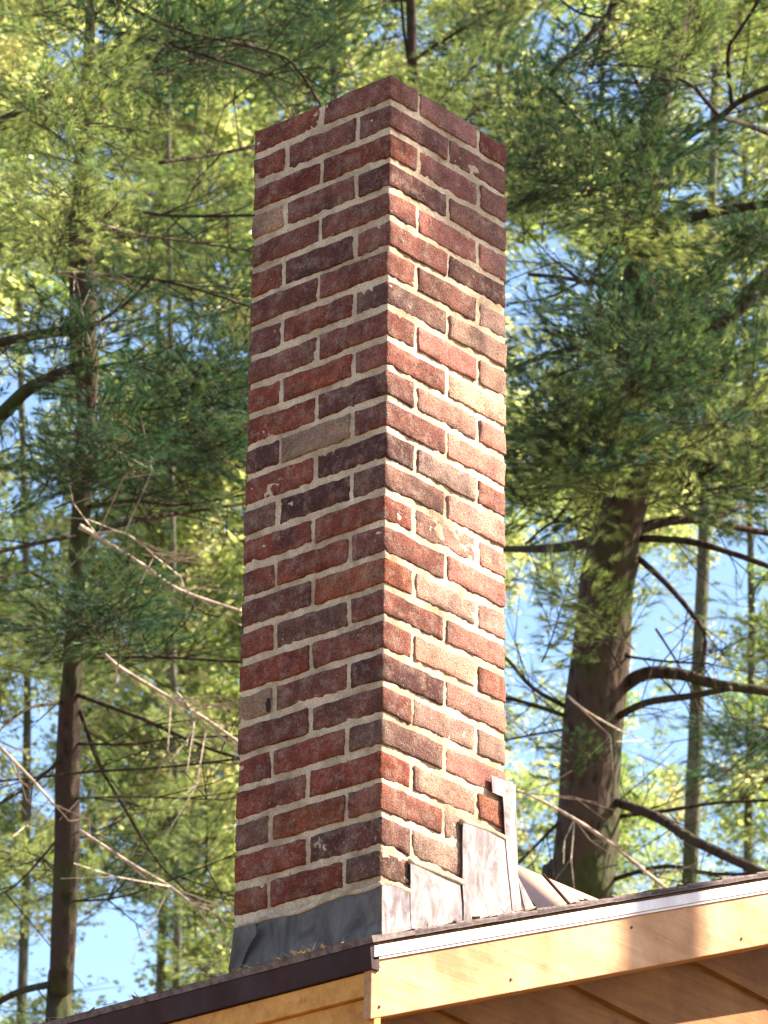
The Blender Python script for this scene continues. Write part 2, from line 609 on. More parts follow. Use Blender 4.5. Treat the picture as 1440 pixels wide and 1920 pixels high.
# step flashing on the sunny side, traced pieces with thickness, standing off the wall
def sheet(name, outline, ax, v0, thick, mat, parent, org, sub=0, wob=0.0, label=None):
    pts = [onplane(px, py, ax, v0) for px, py in outline]
    dv = Vector((0, 0, 0))
    dv[ax] = -thick
    # triangulated fill with interior rows so that the sheet can buckle
    import bmesh
    bm = bmesh.new()
    vs = [bm.verts.new(p - Vector(org)) for p in pts]
    fc = bm.faces.new(vs)
    ext = bmesh.ops.extrude_face_region(bm, geom=[fc])
    nv = [e for e in ext['geom'] if isinstance(e, bmesh.types.BMVert)]
    bmesh.ops.translate(bm, verts=nv, vec=dv)
    bmesh.ops.recalc_face_normals(bm, faces=bm.faces)
    if sub:
        bmesh.ops.triangulate(bm, faces=bm.faces)
        for _ in range(sub):
            bmesh.ops.subdivide_edges(bm, edges=[e for e in bm.edges if e.calc_length() > 0.012], cuts=1, use_grid_fill=True)
            bmesh.ops.triangulate(bm, faces=bm.faces)
        for q in bm.verts:
            p = q.co
            q.co = p + Vector([wob * noise.noise(p * 16 + Vector((0, 0, 7 * i))) if i == ax else 0.4 * wob * noise.noise(p * 40 + Vector((3 * i, 0, 0))) for i in range(3)])
    me = bpy.data.meshes.new(name)
    bm.to_mesh(me)
    bm.free()
    o = link(name, me, parent, mat)
    if label:
        o['label'] = label
    return o


SF = [  # (outline px, stand-off)
    ([(713, 1655), (740, 1662), (767, 1674), (770, 1768), (713, 1778)], -0.0060),
    ([(768, 1617), (815, 1637), (862, 1657), (866, 1750), (771, 1768)], -0.0050),
    ([(866, 1543), (905, 1556), (950, 1576), (966, 1728), (868, 1750)], -0.0065),
]
for ol, off in SF:
    sheet('step_flashing', ol, 1, off, 0.002, M_FLASH, chim, CO, sub=4, wob=0.0022)
# corner flashing wrapping the upslope edge
sheet('corner_flashing', [(921, 1454), (942, 1462), (964, 1472), (966, 1560), (970, 1640), (976, 1706), (961, 1720), (953, 1640), (946, 1560), (942, 1494), (922, 1486)],
      1, -0.0085, 0.002, M_FLASH, chim, CO, sub=4, wob=0.0018)
pc = onplane(965, 1474, 1, -0.0085)
pd = onplane(972, 1700, 1, -0.0085)
link('corner_flashing', prism('corner_flashing', rel([pc, pd, pd + Vector((0.004, 0.26, 0.0)), pc + Vector((0.002, 0.26, 0.0))], CO), (0.003, 0, 0)), chim, M_FLASH)
pe = onplane(978, 1700, 1, -0.012)
pf = onplane(1005, 1700, 1, -0.012)
link('flashing_tab', prism('flashing_tab', rel([onplane(970, 1640, 1, .0), onplane(972, 1645, 1, .0), onplane(1003, 1703, 1, .0), onplane(985, 1708, 1, .0)], CO), (0, 0.003, 0)), chim, M_FLASH)


# apron flashing below the shaded face: flared sheet with wavy upper edge
def apron():
    top = [(441, 1742), (470, 1733), (500, 1722), (540, 1712), (575, 1706), (605, 1692), (640, 1680), (665, 1680), (690, 1670), (716, 1657)]
    cols = 44
    rows = 8
    v, f = [], []
    for i in range(cols + 1):
        s = i / cols
        x = 441 + (716 - 441) * s
        for a, b in zip(top, top[1:]):
            if a[0] <= x <= b[0] + .01:
                ty = a[1] + (b[1] - a[1]) * (x - a[0]) / (b[0] - a[0])
        for j in range(rows + 1):
            t = j / rows
            y = ty + t * ((1830 - (x - 430) * 0.262) - ty)
            xx = x - (1 - s) ** 6 * 14 * t
            out = -0.009 - 0.020 * t ** 2
            p = onplane(xx, y, 0, out)
            p.x += 0.004 * noise.noise(p * 14) + 0.0016 * noise.noise(p * 45)
            fold = math.exp(-((x - (480 - 34 * t)) / 5.0) ** 2)
            p.x += 0.009 * fold
            v.append(p - CO)
    for i in range(cols):
        for j in range(rows):
            q = i * (rows + 1) + j
            f.append((q, q + rows + 1, q + rows + 2, q + 1))
    o = link('apron_flashing', mesh('apron_flashing', v, f, smooth=True), chim, M_APRON)
    md = o.modifiers.new('thickness', 'SOLIDIFY')
    md.thickness = 0.002
    return o


apron()
sheet('corner_flashing', [(440, 1741), (479, 1731), (483, 1750), (466, 1778), (449, 1820), (429, 1826), (434, 1790)], 0, -0.030, 0.002, M_APRON, chim, CO, sub=3, wob=0.002)
# mortar pointed over the tops of the step flashing
for pts in ([(713, 1655), (740, 1661), (769, 1673)], [(767, 1615), (815, 1635), (866, 1656)], [(864, 1541), (905, 1554), (948, 1573)], [(716, 1656), (690, 1668), (640, 1678), (605, 1690), (560, 1709), (500, 1721), (441, 1741)]):
    ax_, of_ = (0, -.007) if pts[-1][0] < 500 else (1, -.004)
    vv, ff, _ = tube_data([onplane(x, y, ax_, of_) for x, y in pts], [0.0065] * len(pts), 8, 0.003, pts[0][0])
    link('mortar_fillet', mesh('mortar_fillet', rel(vv, CO), ff, smooth=True), chim, M_MORTAR)
# cut tab of the apron bent round the near corner
sheet('corner_flashing', [(690, 1702), (716, 1658), (717, 1748), (688, 1752)], 0, -0.018, 0.002, M_APRON, chim, CO, sub=3, wob=0.003)

# ------------------------------------------------------------------ house
HO = Vector((-0.13, -0.09, GROUND))
house = thing('house', 'honey coloured wooden house corner with white rake trim and brown shingle roof', 'house', HO)
SL = 0.381
EX = -0.13                 # eave
RY = -0.09                 # rake plane
ZE = -2.087                # top of the white drip at the eave corner
RIDGE = 4.2
YB = 7.0


def zroof(x):
    return ZE + SL * (x - EX)


def hpart(name, me, mat, bev=0.0):
    o = link(name, me, house, mat)
    if bev:
        bevel(o, bev)
    return o


def rakebox(name, x0, x1, y0, y1, dz0, dz1, plumb=True):
    """box following the roof slope between heights dz0..dz1 measured from the drip top"""
    v = []
    for z in (dz0, dz1):
        v += [(x0, y0, zroof(x0) + z), (x1, y0, zroof(x1) + z), (x1, y1, zroof(x1) + z), (x0, y1, zroof(x0) + z)]
    return mesh(name, rel(v, HO), BOXF)


OV = 0.17                  # gable overhang
# deck
hpart('roof_deck', rakebox('roof_deck', EX + 0.01, RIDGE, RY + 0.006, YB, -0.028, 0.006), M_SOFFIT)
v = [(RIDGE, RY, zroof(RIDGE) - .02), (2 * RIDGE - EX, RY, ZE - .02), (2 * RIDGE - EX, YB, ZE - .02), (RIDGE, YB, zroof(RIDGE) - .02)]
v += [(a, b, c + 0.05) for a, b, c in v]
hpart('far_roof_slope', mesh('far_roof_slope', rel(v, HO), BOXF), M_SHINGLE)
# rake: white metal drip edge (face + small return), fascia board
hpart('drip_edge', rakebox('drip_edge', EX, RIDGE, RY - 0.010, RY + 0.03, -0.024, 0.0), M_DRIP, 0.002)
hpart('drip_edge', rakebox('drip_edge', EX + .001, RIDGE, RY - 0.006, RY + 0.01, -0.030, -0.0245), M_DRIP, 0.001)
hpart('rake_board', rakebox('rake_board', EX + 0.002, RIDGE, RY, RY + 0.02, -0.150, -0.0305), M_FASCIA, 0.002)
vn, fn, _ = tube_data([(0, 0, 0), (0, -.0035, 0)], [.0032, .0028], 8, -1)
nail = mesh('nail_head', vn, fn)
nail.materials.append(M_SHINGLE)
for nx_, nz_ in ((-.108, -.045), (-.103, -.128), (.31, -.122), (.72, -.055), (1.12, -.126)):
    o = link('nail_head', nail, house)
    o.location = Vector((nx_, RY, zroof(nx_) + nz_)) - HO
# eave drip edge and fascia boards
hpart('drip_edge', mesh('drip_edge', rel([(EX - 0.004, RY - .006, ZE - 0.048), (EX + .02, RY - .006, ZE - .048), (EX + .02, YB, ZE - .048), (EX - .004, YB, ZE - .048),
                                          (EX - 0.010, RY - .006, ZE + .003), (EX + .02, RY - .006, ZE + .008), (EX + .02, YB, ZE + .008), (EX - .010, YB, ZE + .003)], HO), BOXF), M_BROWN, 0.0015).__setitem__('label', 'dark brown metal edge along the eave')
hpart('fascia_board', box('fascia_board', *[a for a in (0.004, 0.022)], 0.003, YB - RY, ZE - .098 - HO.z, ZE - .049 - HO.z), M_EAVE, 0.002)
hpart('fascia_board', box('fascia_board', 0.016, 0.036, 0.003, YB - RY, ZE - .175 - HO.z, ZE - .0985 - HO.z), M_EAVE, 0.002)
# soffits
hpart('soffit', rakebox('soffit', EX + 0.03, RIDGE, RY + 0.021, RY + OV, -0.150, -0.132), M_SOFFIT)
hpart('eave_soffit', box('eave_soffit', 0.037, 0.30, 0.003, YB - RY, ZE - .172 - HO.z, ZE - .152 - HO.z), M_SOFFIT)
hpart('rake_return', box('rake_return', 0.004, 0.10, 0.021, 0.14, ZE - .215 - HO.z, ZE - .176 - HO.z), M_SOFFIT, 0.002)

# wall core and lap siding under the rake
WY = RY + OV
WX = EX + 0.10
TILT = -0.07
v = [(WX + .01, WY + .03, GROUND), (2 * RIDGE - WX, WY + .03, GROUND), (2 * RIDGE - WX, YB, GROUND), (WX + .01, YB, GROUND)]
v += [(WX + .01, WY + .03, ZE - .16), (2 * RIDGE - WX, WY + .03, ZE - .16), (2 * RIDGE - WX, YB, ZE - .16), (WX + .01, YB, ZE - .16)]
hpart('wall', mesh('wall', rel(v, HO), BOXF), M_SIDING)
v = [(WX + .01, WY + .03, ZE - .18), (RIDGE, WY + .03, zroof(RIDGE) - .16), (2 * RIDGE - WX, WY + .03, ZE - .18)]
hpart('gable_wall', prism('gable_wall', rel(v, HO), (0, 0.1, 0)), M_SIDING)
hpart('corner_board', box('corner_board', WX - HO.x, WX - HO.x + .105, WY - .008 - HO.y, WY + .02 - HO.y, 0.5, zroof(WX) - .15 - HO.z), M_CORNER, 0.002)
EXPO = 0.200
z_ref = -2.263             # height of a lap line at x = WX + .1


def siding(zl, n=40):
    """one lap board; its lower edge passes (corner, zl); clipped under the sloping rake"""
    low = lambda x: zl + TILT * (x - WX - .1)
    cap = lambda x: zroof(x) - .135
    xa, xb = WX + .107, RIDGE
    if low(xa) > cap(xa) - .004:
        xa = xa + (low(xa) - cap(xa) + .004) / (SL - TILT)
    if xa > xb - .2:
        return None
    # where the full height is reached
    xs = [xa, xb]
    full = xa + max(0.0, (low(xa) + EXPO + .02 - cap(xa)) / (SL - TILT))
    if xa + .002 < full < xb:
        xs = [xa, full, xb]
    t0, t1 = 0.024, 0.006
    v, f = [], []
    for x in xs:
        zb = low(x)
        zt = min(zb + EXPO + .02, cap(x))
        tt = t0 + (t1 - t0) * (zt - zb) / (EXPO + .02)
        v += [(x, WY - t0 + .02, zb), (x, WY + .021, zb), (x, WY + .021, zt), (x, WY + .02 - tt, zt)]
    f = [(0, 1, 2, 3), tuple(len(v) - 4 + q for q in (3, 2, 1, 0))]
    for i in range(len(xs) - 1):
        a_, b_ = i * 4, i * 4 + 4
        f += [(a_ + q, b_ + q, b_ + (q + 1) % 4, a_ + (q + 1) % 4) for q in range(4)]
    return mesh('siding_board', rel(v, HO), f)


for k in range(-19, 9):
    zl = z_ref + k * EXPO
    if zl < GROUND + .5 and zl + TILT * 4 < GROUND + .1:
        continue
    me = siding(zl)
    if me:
        hpart('siding_board', me, M_SIDING)
hpart('foundation', box('foundation', .14, 2 * RIDGE - 0.1, .2, YB - RY - .05, -0.1, .5), M_CONC)

# shingles, laid course by course from the eave
EXS = 0.14
sh_me = []
for q in range(3):
    Ls = 0.33
    vv = []
    for i in range(9):
        for j in (0, 1):
            x = (0 if j == 0 else Ls)
            y = i / 8 * 0.985
            vv.append((x + (0.0025 * noise.noise(Vector((i * 1.3, q * 5, j)))) * (1 - j), y, 0.0135 * (1 - j) + .002 * j + .001 * noise.noise(Vector((i, q, 3)))))
            vv.append((x + 0, y, -0.0005))
    ff = []
    for i in range(8):
        a = i * 4
        ff += [(a, a + 2, a + 6, a + 4), (a + 1, a + 5, a + 7, a + 3), (a, a + 4, a + 5, a + 1), (a + 2, a + 3, a + 7, a + 6)]
    ff += [(0, 1, 3, 2), (32, 34, 35, 33)]
    me = mesh('shingle', vv, ff)
    me.materials.append(M_SHINGLE)
    sh_me.append(me)
ang = math.atan(SL)
for k in range(26):
    s = k * EXS * math.cos(ang)
    x = EX - 0.012 + s
    if x + .33 > RIDGE:
        break
    off = (k % 3) * 0.33
    y = RY - 0.016
    first = True
    while y < 5.0:
        o = link('shingle', sh_me[(k + int(y * 3)) % 3], house)
        wdt = (1 - off) if first and off else 1.0
        o.scale = (1, wdt, 1)
        o.location = Vector((x, y, zroof(x) + 0.0075)) - HO
        # lies on the deck, its butt resting on the course below
        o.rotation_euler = (0, -ang - 0.008, 0)
        y += wdt
        first = False

# cricket behind the chimney, clad in tan metal
yc_ = 0.24
dpt = onplane(1122, 1686, 1, yc_)
xd = dpt.x
zd = max(zroof(xd) + .012, dpt.z)
C = Vector((W + .006, yc_, zd))
D_ = Vector((xd, yc_, zroof(xd) + .012 if zd == zroof(xd) + .012 else zd))
print('cricket', dpt, zroof(xd), D_)
A2, B2 = Vector((W + .006, .0, zroof(W) + .006)), Vector((W + .006, .47, zroof(W) + .006))
crk = hpart('cricket', mesh('cricket', rel([A2, C, D_, B2, A2 - Vector((0, 0, .01)), B2 - Vector((0, 0, .01)), D_ - Vector((0, 0, .01))], HO),
                            [(0, 2, 1), (1, 2, 3), (0, 1, 3, 5, 4), (0, 4, 6, 2), (2, 6, 5, 3)]), M_CRICKET)
crk['label'] = 'tan metal cricket behind the chimney'
for t in (0.35, 0.68):
    p = A2.lerp(D_, t) + Vector((0, 0, .0035))
    q_ = C.lerp(D_, t) + Vector((0, 0, .0035))
    vv, ff, _ = tube_data([p, q_], [0.0035, 0.0035], 6, -1)
    sm = link('seam', mesh('seam', rel(vv, HO), ff), None, M_BROWN)
    sm.parent = crk

# ------------------------------------------------------------------ needle litter on the roof edge
def litter(name, segs, n, seed, label):
    rr = random.Random(seed)
    v, f = [], []
    for _ in range(n):
        a, b, wd = rr.choice(segs)
        t = rr.random()
        p = Vector(a).lerp(Vector(b), t) + Vector((rr.gauss(0, wd), rr.gauss(0, wd), 0))
        p.z = zroof(p.x) + 0.0175 + rr.random() ** 2 * 0.010
        an = rr.uniform(0, 6.28)
        if rr.random() < 0.75:
            L, wq = rr.uniform(.03, .08), 0.0012
        else:
            L, wq = rr.uniform(.014, .032), rr.uniform(.006, .012)
        d = Vector((math.cos(an), math.sin(an), rr.uniform(-.05, .3)))
        e = Vector((-math.sin(an), math.cos(an), rr.uniform(-.5, .5))) * wq
        k = len(v)
        v += [p - d * L / 2, p - e, p + d * L / 2 + Vector((0, 0, rr.uniform(0, .01))), p + e]
        f.append((k, k + 1, k + 2, k + 3))
    o = link(name, mesh(name, v, f), None, M_STRAW)
    o['kind'] = 'stuff'
    o['label'] = label
    o['category'] = 'leaf litter'


litter('roof_litter', [((EX + .02, .35, 0), (EX + .02, 2.2, 0), .018), ((EX + .01, 0.0, 0), (EX + .01, .35, 0), .012)], 130, 5, 'dry pine needles and leaf bits along the roof eave left of the chimney')
litter('rake_litter', [((.55, RY + .05, 0), (2.2, RY + .05, 0), .03), ((.02, -.06, 0), (.5, -.05, 0), .014)], 120, 6, 'dry needles and small leaves lying along the rake right of the chimney')


# ------------------------------------------------------------------ foliage meshes
def tri_mesh(name, V, F, mats, mi, tone):
    me = bpy.data.meshes.new(name)
    V = np.asarray(V, dtype=np.float32)
    nF = len(F)
    me.vertices.add(len(V))
    me.vertices.foreach_set('co', V.ravel())
    idx = np.concatenate([np.asarray(f) for f in F]).astype(np.int32)
    sizes = np.array([len(f) for f in F], dtype=np.int32)
    me.loops.add(len(idx))
    me.loops.foreach_set('vertex_index', idx)
    me.polygons.add(nF)
    me.polygons.foreach_set('loop_start', np.concatenate([[0], np.cumsum(sizes)[:-1]]).astype(np.int32))
    me.polygons.foreach_set('material_index', np.asarray(mi, dtype=np.int32))
    ca = me.color_attributes.new('tone', 'FLOAT_COLOR', 'POINT')
    t = np.repeat(np.asarray(tone, dtype=np.float32)[:, None], 4, axis=1)
    t[:, 3] = 1
    ca.data.foreach_set('color', t.ravel())
    for m_ in mats:
        me.materials.append(m_)
    me.update(calc_edges=True)
    me.validate()
    return me


class Acc:
    def __init__(s):
        s.V, s.F, s.M, s.T = [], [], [], []

    def poly(s, pts, m_, tone):
        k = len(s.V)
        s.V += [tuple(p) for p in pts]
        s.F.append(tuple(range(k, k + len(pts))))
        s.M.append(m_)
        s.T += [tone] * len(pts)

    def stick(s, a, b, ra, rb, tone=0.5):
        d = (b - a)
        if d.length < 1e-6:
            return
        d.normalize()
        x = d.cross(Vector((0.2, 0.3, 0.93))).normalized()
        y = d.cross(x)
        k = len(s.V)
        for c, r in ((a, ra), (b, rb)):
            for j in range(3):
                an = 2.094 * j
                s.V.append(tuple(c + (x * math.cos(an) + y * math.sin(an)) * r))
                s.T.append(tone)
        for j in range(3):
            j2 = (j + 1) % 3
            s.F.append((k + j, k + j2, k + 3 + j2, k + 3 + j))
            s.M.append(0)


def bough_mesh(idx, needle, full=1.0, NL=0.085):
    """flat spray of a white pine: a twig about 1 m long along +X with side shoots carrying long soft needles"""
    rr = random.Random(500 + idx)
    A_ = Acc()
    shoots = []
    npts = 9
    prev = Vector((0, 0, 0))
    dirv = Vector((1, 0, 0.0))
    pts = [prev]
    for i in range(npts):
        dirv = (dirv + Vector((0, rr.uniform(-.12, .12), rr.uniform(-.06, .12)))).normalized()
        pts.append(pts[-1] + dirv * 0.11)
    for i in range(npts):
        A_.stick(pts[i], pts[i + 1], 0.007 * (1 - i / 11), 0.007 * (1 - (i + 1) / 11))
    shoots.append((pts[-2], pts[-1]))
    for i in range(1, npts):
        for sgn in (-1, 1):
            if rr.random() < 0.10:
                continue
            L = (0.46 * (1 - i / npts) + 0.13) * rr.uniform(.7, 1.15)
            a = math.radians(rr.uniform(35, 62)) * sgn
            d = Vector((math.cos(a), math.sin(a), rr.uniform(-.12, .28))).normalized()
            p0 = pts[i]
            p1 = p0 + d * L
            p1.z += 0.05 * L
            A_.stick(p0, p1, 0.004, 0.002)
            m_ = max(1, int(L / 0.10))
            for q in range(m_):
                t = (q + 1) / m_
                b = p0.lerp(p1, t)
                a2 = a + math.radians(rr.uniform(-48, 48)) * (1 if q < m_ - 1 else .2)
                d2 = Vector((math.cos(a2), math.sin(a2), rr.uniform(-.1, .45))).normalized()
                e = b + d2 * rr.uniform(.05, .10)
                A_.stick(b, e, 0.0025, 0.0018)
                shoots.append((b, e))
    for (a, b) in shoots:
        d = (b - a).normalized()
        x = d.cross(Vector((0, 0.2, 1))).normalized()
        y = d.cross(x)
        tone = min(1, max(0, rr.gauss(.5, .22)))
        L = (b - a).length
        for _ in range(int(34 * full)):
            t = rr.uniform(0.0, 1.0)
            p = a + d * (L * t)
            an = rr.uniform(0, 6.283)
            sp = rr.uniform(0.25, 0.95) * (1 - .35 * t)
            nd = (d + (x * math.cos(an) + y * math.sin(an)) * sp).normalized()
            e = p + nd * NL * rr.uniform(.7, 1.15)
            e.z -= 0.012
            wv = nd.cross(Vector((rr.uniform(-1, 1), rr.uniform(-1, 1), rr.uniform(-1, 1)))).normalized() * 0.0021
            A_.poly([p - wv, p + wv, e], 1, min(1, max(0, tone + rr.uniform(-.25, .25))))
    return tri_mesh('bough', A_.V, A_.F, [M_BARK, needle], A_.M, A_.T)


def clump_mesh(idx, leaf, n=350, rad=0.64, size=0.085):
    """a leafy spray of a broadleaf tree"""
    rr = random.Random(900 + idx)
    A_ = Acc()
    tips = []
    for _ in range(16):
        d = Vector((rr.gauss(0, 1), rr.gauss(0, 1), rr.gauss(0, .55))).normalized()
        e = d * rad * rr.uniform(.5, 1)
        A_.stick(Vector((0, 0, -.1)), e, 0.006, 0.002)
        tips.append((e * .35, e))
    for _ in range(n):
        a, b = rr.choice(tips)
        p = a.lerp(b, rr.random()) + Vector((rr.gauss(0, .075), rr.gauss(0, .075), rr.gauss(0, .055)))
        an = rr.uniform(0, 6.28)
        d = Vector((math.cos(an), math.sin(an), rr.uniform(-.55, .15))).normalized()
        nrm = Vector((rr.gauss(0, .45), rr.gauss(0, .45), 1)).normalized()
        x = d.cross(nrm).normalized()
        nrm = x.cross(d)
        L = size * rr.uniform(.6, 1.2)
        wv = x * L * rr.uniform(.28, .42)
        fold = nrm * L * rr.uniform(.0, .14)
        tone = min(1, max(0, rr.gauss(.5, .25)))
        m1 = p + d * L * .45
        A_.poly([p, m1 - wv + fold, p + d * L], 1, tone)
        A_.poly([p, p + d * L, m1 + wv + fold], 1, tone)
    return tri_mesh('leaf_cluster', A_.V, A_.F, [M_BARK2, leaf], A_.M, A_.T)


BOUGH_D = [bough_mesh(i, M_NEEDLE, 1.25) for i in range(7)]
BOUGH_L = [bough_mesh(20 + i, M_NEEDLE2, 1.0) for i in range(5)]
CLUMP = [clump_mesh(i, M_LEAF) for i in range(7)]
SPARSE = [clump_mesh(30 + i, M_LEAF, n=85, rad=.6, size=.075) for i in range(4)]


# ------------------------------------------------------------------ trees
def px2m(w_, d):
    return w_ / FPX * d


def limb(parent, org, pts, w0, w1, d, mat=None, name='limb', twigs=0, sides=7, d1=None, seed=0):
    """pts in photograph pixels at distance d (to d1)"""
    k = len(pts)
    d1 = d if d1 is None else d1
    P = [at(x, y, d + (d1 - d) * i / (k - 1)) for i, (x, y) in enumerate(pts)]
    rad = [px2m(w0 + (w1 - w0) * i / (k - 1), d) / 2 for i in range(k)]
    vv, ff, Q = tube_data(P, rad, sides, 0.006, seed)
    o = link(name, mesh(name, rel(vv, org), ff, smooth=True), parent, mat or M_BARK)
    if twigs:
        rr = random.Random(int(pts[0][0] * 7 + pts[0][1]))
        tv, tf = [], []
        for _ in range(twigs):
            i = rr.randrange(1, len(Q))
            a = Q[i]
            t = (Q[i] - Q[i - 1]).normalized()
            d_ = (t + Vector((rr.gauss(0, .8), rr.gauss(0, .8), rr.gauss(0, .6)))).normalized()
            L = rr.uniform(.15, .6)
            b = a + d_ * L * .5 + Vector((rr.gauss(0, .03), rr.gauss(0, .03), 0))
            c = b + (d_ + Vector((rr.gauss(0, .35), rr.gauss(0, .35), rr.gauss(0, .35)))).normalized() * L * .5
            for (p0, p1, r0, r1) in ((a, b, .004, .003), (b, c, .003, .0012), (b, b + (c - b).cross(Vector((0, 0, 1))) * rr.choice((-.7, .7)) + (c - b) * .5, .0024, .001)):
                x = (p1 - p0).cross(Vector((.2, .3, .9))).normalized()
                y = (p1 - p0).normalized().cross(x)
                kk = len(tv)
                for cc, r in ((p0, r0), (p1, r1)):
                    for j in range(3):
                        tv.append(cc + (x * math.cos(2.094 * j) + y * math.sin(2.094 * j)) * r - Vector(org))
                for j in range(3):
                    j2 = (j + 1) % 3
                    tf.append((kk + j, kk + j2, kk + 3 + j2, kk + 3 + j))
        tm = mesh('twigs', tv, tf)
        tw = link('twigs', tm, o, mat or M_BARK, kind='stuff')
    return o


def trunk(parent, org, spec, d, mat, extend=None, name='trunk', sides=14, to_ground=True):
    """spec: list of (px, py, width px) bottom to top"""
    P = [at(x, y, d) for x, y, w_ in spec]
    rad = [px2m(w_, d) / 2 for x, y, w_ in spec]
    if to_ground:
        base = Vector(org)
        P = [base, base.lerp(P[0], .5)] + P
        rad = [rad[0] * 1.7, rad[0] * 1.15] + rad
    vv, ff, Q = tube_data(P, rad, sides, 0.01, d)
    return link(name, mesh(name, rel(vv, org), ff, smooth=True), parent, mat)


def base_of(px, py, d, lean=0.0):
    p = at(px, py, d)
    return Vector((p.x, p.y, GROUND))


def put(parent, org, me, p, azim, tilt, sc, name):
    o = link(name, me, parent)
    o.location = Vector(p) - Vector(org)
    o.rotation_euler = (R.uniform(-.5, .5), tilt, azim)
    o.scale = (sc, sc, sc)
    return o


# ---- the big pine right of the chimney
DA = 22.0
TA = [(1076, 1750, 128), (1086, 1680, 120), (1103, 1500, 118), (1119, 1300, 109), (1131, 1150, 106), (1147, 1050, 104), (1162, 980, 84), (1180, 850, 76),
      (1192, 600, 66), (1207, 400, 58), (1222, 230, 48), (1262, 80, 42), (1290, -60, 36), (1310, -300, 26), (1325, -600, 14)]
oA = base_of(1076, 1750, DA)
pineA = thing('pine_tree', 'large white pine with thick dark mossy trunk rising right behind the chimney', 'tree', oA, 'pine trees in the woods')
trunk(pineA, oA, TA, DA, M_MOSSY)
LA = [([(1150, 1000), (1080, 1022), (1010, 1030), (930, 1030)], 24, 13, 0), ([(1160, 1012), (1220, 985), (1300, 975), (1380, 988), (1500, 1010)], 24, 11, 5),
      ([(1330, 975), (1400, 945), (1500, 900)], 9, 6, 4), ([(1190, 1010), (1290, 1015), (1380, 1040), (1500, 1085)], 16, 10, 5),
      ([(1190, 1040), (1250, 1095), (1300, 1155), (1322, 1190), (1318, 1250)], 13, 8, 5),
      ([(1150, 1300), (1210, 1262), (1280, 1265), (1350, 1285), (1500, 1305)], 30, 17, 8), ([(1150, 1350), (1210, 1318), (1290, 1305), (1370, 1290)], 16, 11, 3),
      ([(1140, 1500), (1230, 1530), (1310, 1580), (1500, 1670)], 18, 20, 8), ([(1080, 1335), (1000, 1290), (955, 1240), (900, 1190)], 10, 6, 8),
      ([(1080, 1350), (1010, 1325), (955, 1310), (890, 1300)], 10, 6, 8), ([(1075, 1365), (1010, 1375), (940, 1390)], 6, 4, 6),
      ([(1205, 440), (1249, 427), (1300, 405), (1370, 392), (1500, 375)], 24, 17, 8),
      ([(1215, 330), (1280, 265), (1350, 219), (1400, 182), (1500, 140)], 12, 12, 10), ([(1350, 219), (1325, 190), (1298, 160), (1250, 140)], 10, 6, 8),
      ([(1350, 219), (1400, 232), (1500, 275)], 14, 10, 8), ([(1372, 200), (1364, 100), (1385, 60), (1430, -10)], 10, 6, 6),
      ([(1215, 160), (1160, 152), (1105, 155)], 8, 5, 10), ([(1225, 220), (1190, 145), (1165, 110), (1120, 90)], 9, 5, 12),
      ([(1030, 140), (1090, 80), (1150, 15), (1175, -30)], 9, 13, 14), ([(1050, 0), (1090, 25), (1170, 38)], 6, 5, 10), ([(1160, -20), (1130, 60), (1110, 130)], 14, 6, 10),
      ([(1500, 480), (1440, 520), (1357, 596), (1294, 620), (1263, 676), (1235, 730)], 40, 18, 10),
      ([(1130, 640), (1010, 672), (930, 705)], 14, 8, 4), ([(1180, 545), (1127, 533), (1050, 520), (990, 515)], 12, 7, 10),
      ([(1086, 525), (1055, 500), (1035, 485)], 7, 4, 4), ([(1090, 528), (1020, 560), (950, 570)], 7, 3, 6),
      ([(1155, 1010), (1095, 990), (1040, 979), (986, 1020)], 8, 4, 5), ([(1040, 979), (1098, 900), (1140, 820)], 8, 5, 4), ([(1165, 985), (1130, 905), (1120, 820)], 10, 5, 6),
      ([(1175, 975), (1210, 900), (1250, 840)], 10, 5, 6), ([(1170, 1230), (1250, 1240), (1330, 1245)], 6, 4, 6), ([(1160, 1530), (1250, 1520), (1350, 1505), (1500, 1500)], 9, 6, 8),
      ([(1150, 1650), (1250, 1625), (1340, 1640), (1500, 1635)], 10, 6, 8), ([(1060, 1530), (1010, 1580), (950, 1640)], 8, 4, 8), ([(1230, 1180), (1300, 1300), (1310, 1400)], 5, 3, 5)]
for i, (pts, a, b, tw) in enumerate(LA):
    limb(pineA, oA, pts, a, b, DA - 0.02, twigs=tw, seed=i, d1=DA + R.uniform(-1.2, 1.2) if i not in (7,) else DA - 1)
limb(pineA, oA, [(960, 1480), (1010, 1500), (1100, 1550), (1180, 1610), (1275, 1690)], 5, 8, DA - 1.5, mat=M_DEAD, name='dead_limb', twigs=12)
limb(pineA, oA, [(1064, 1305), (1100, 1335), (1170, 1375)], 5, 4, DA - 1.2, mat=M_DEAD, name='dead_limb', twigs=2)

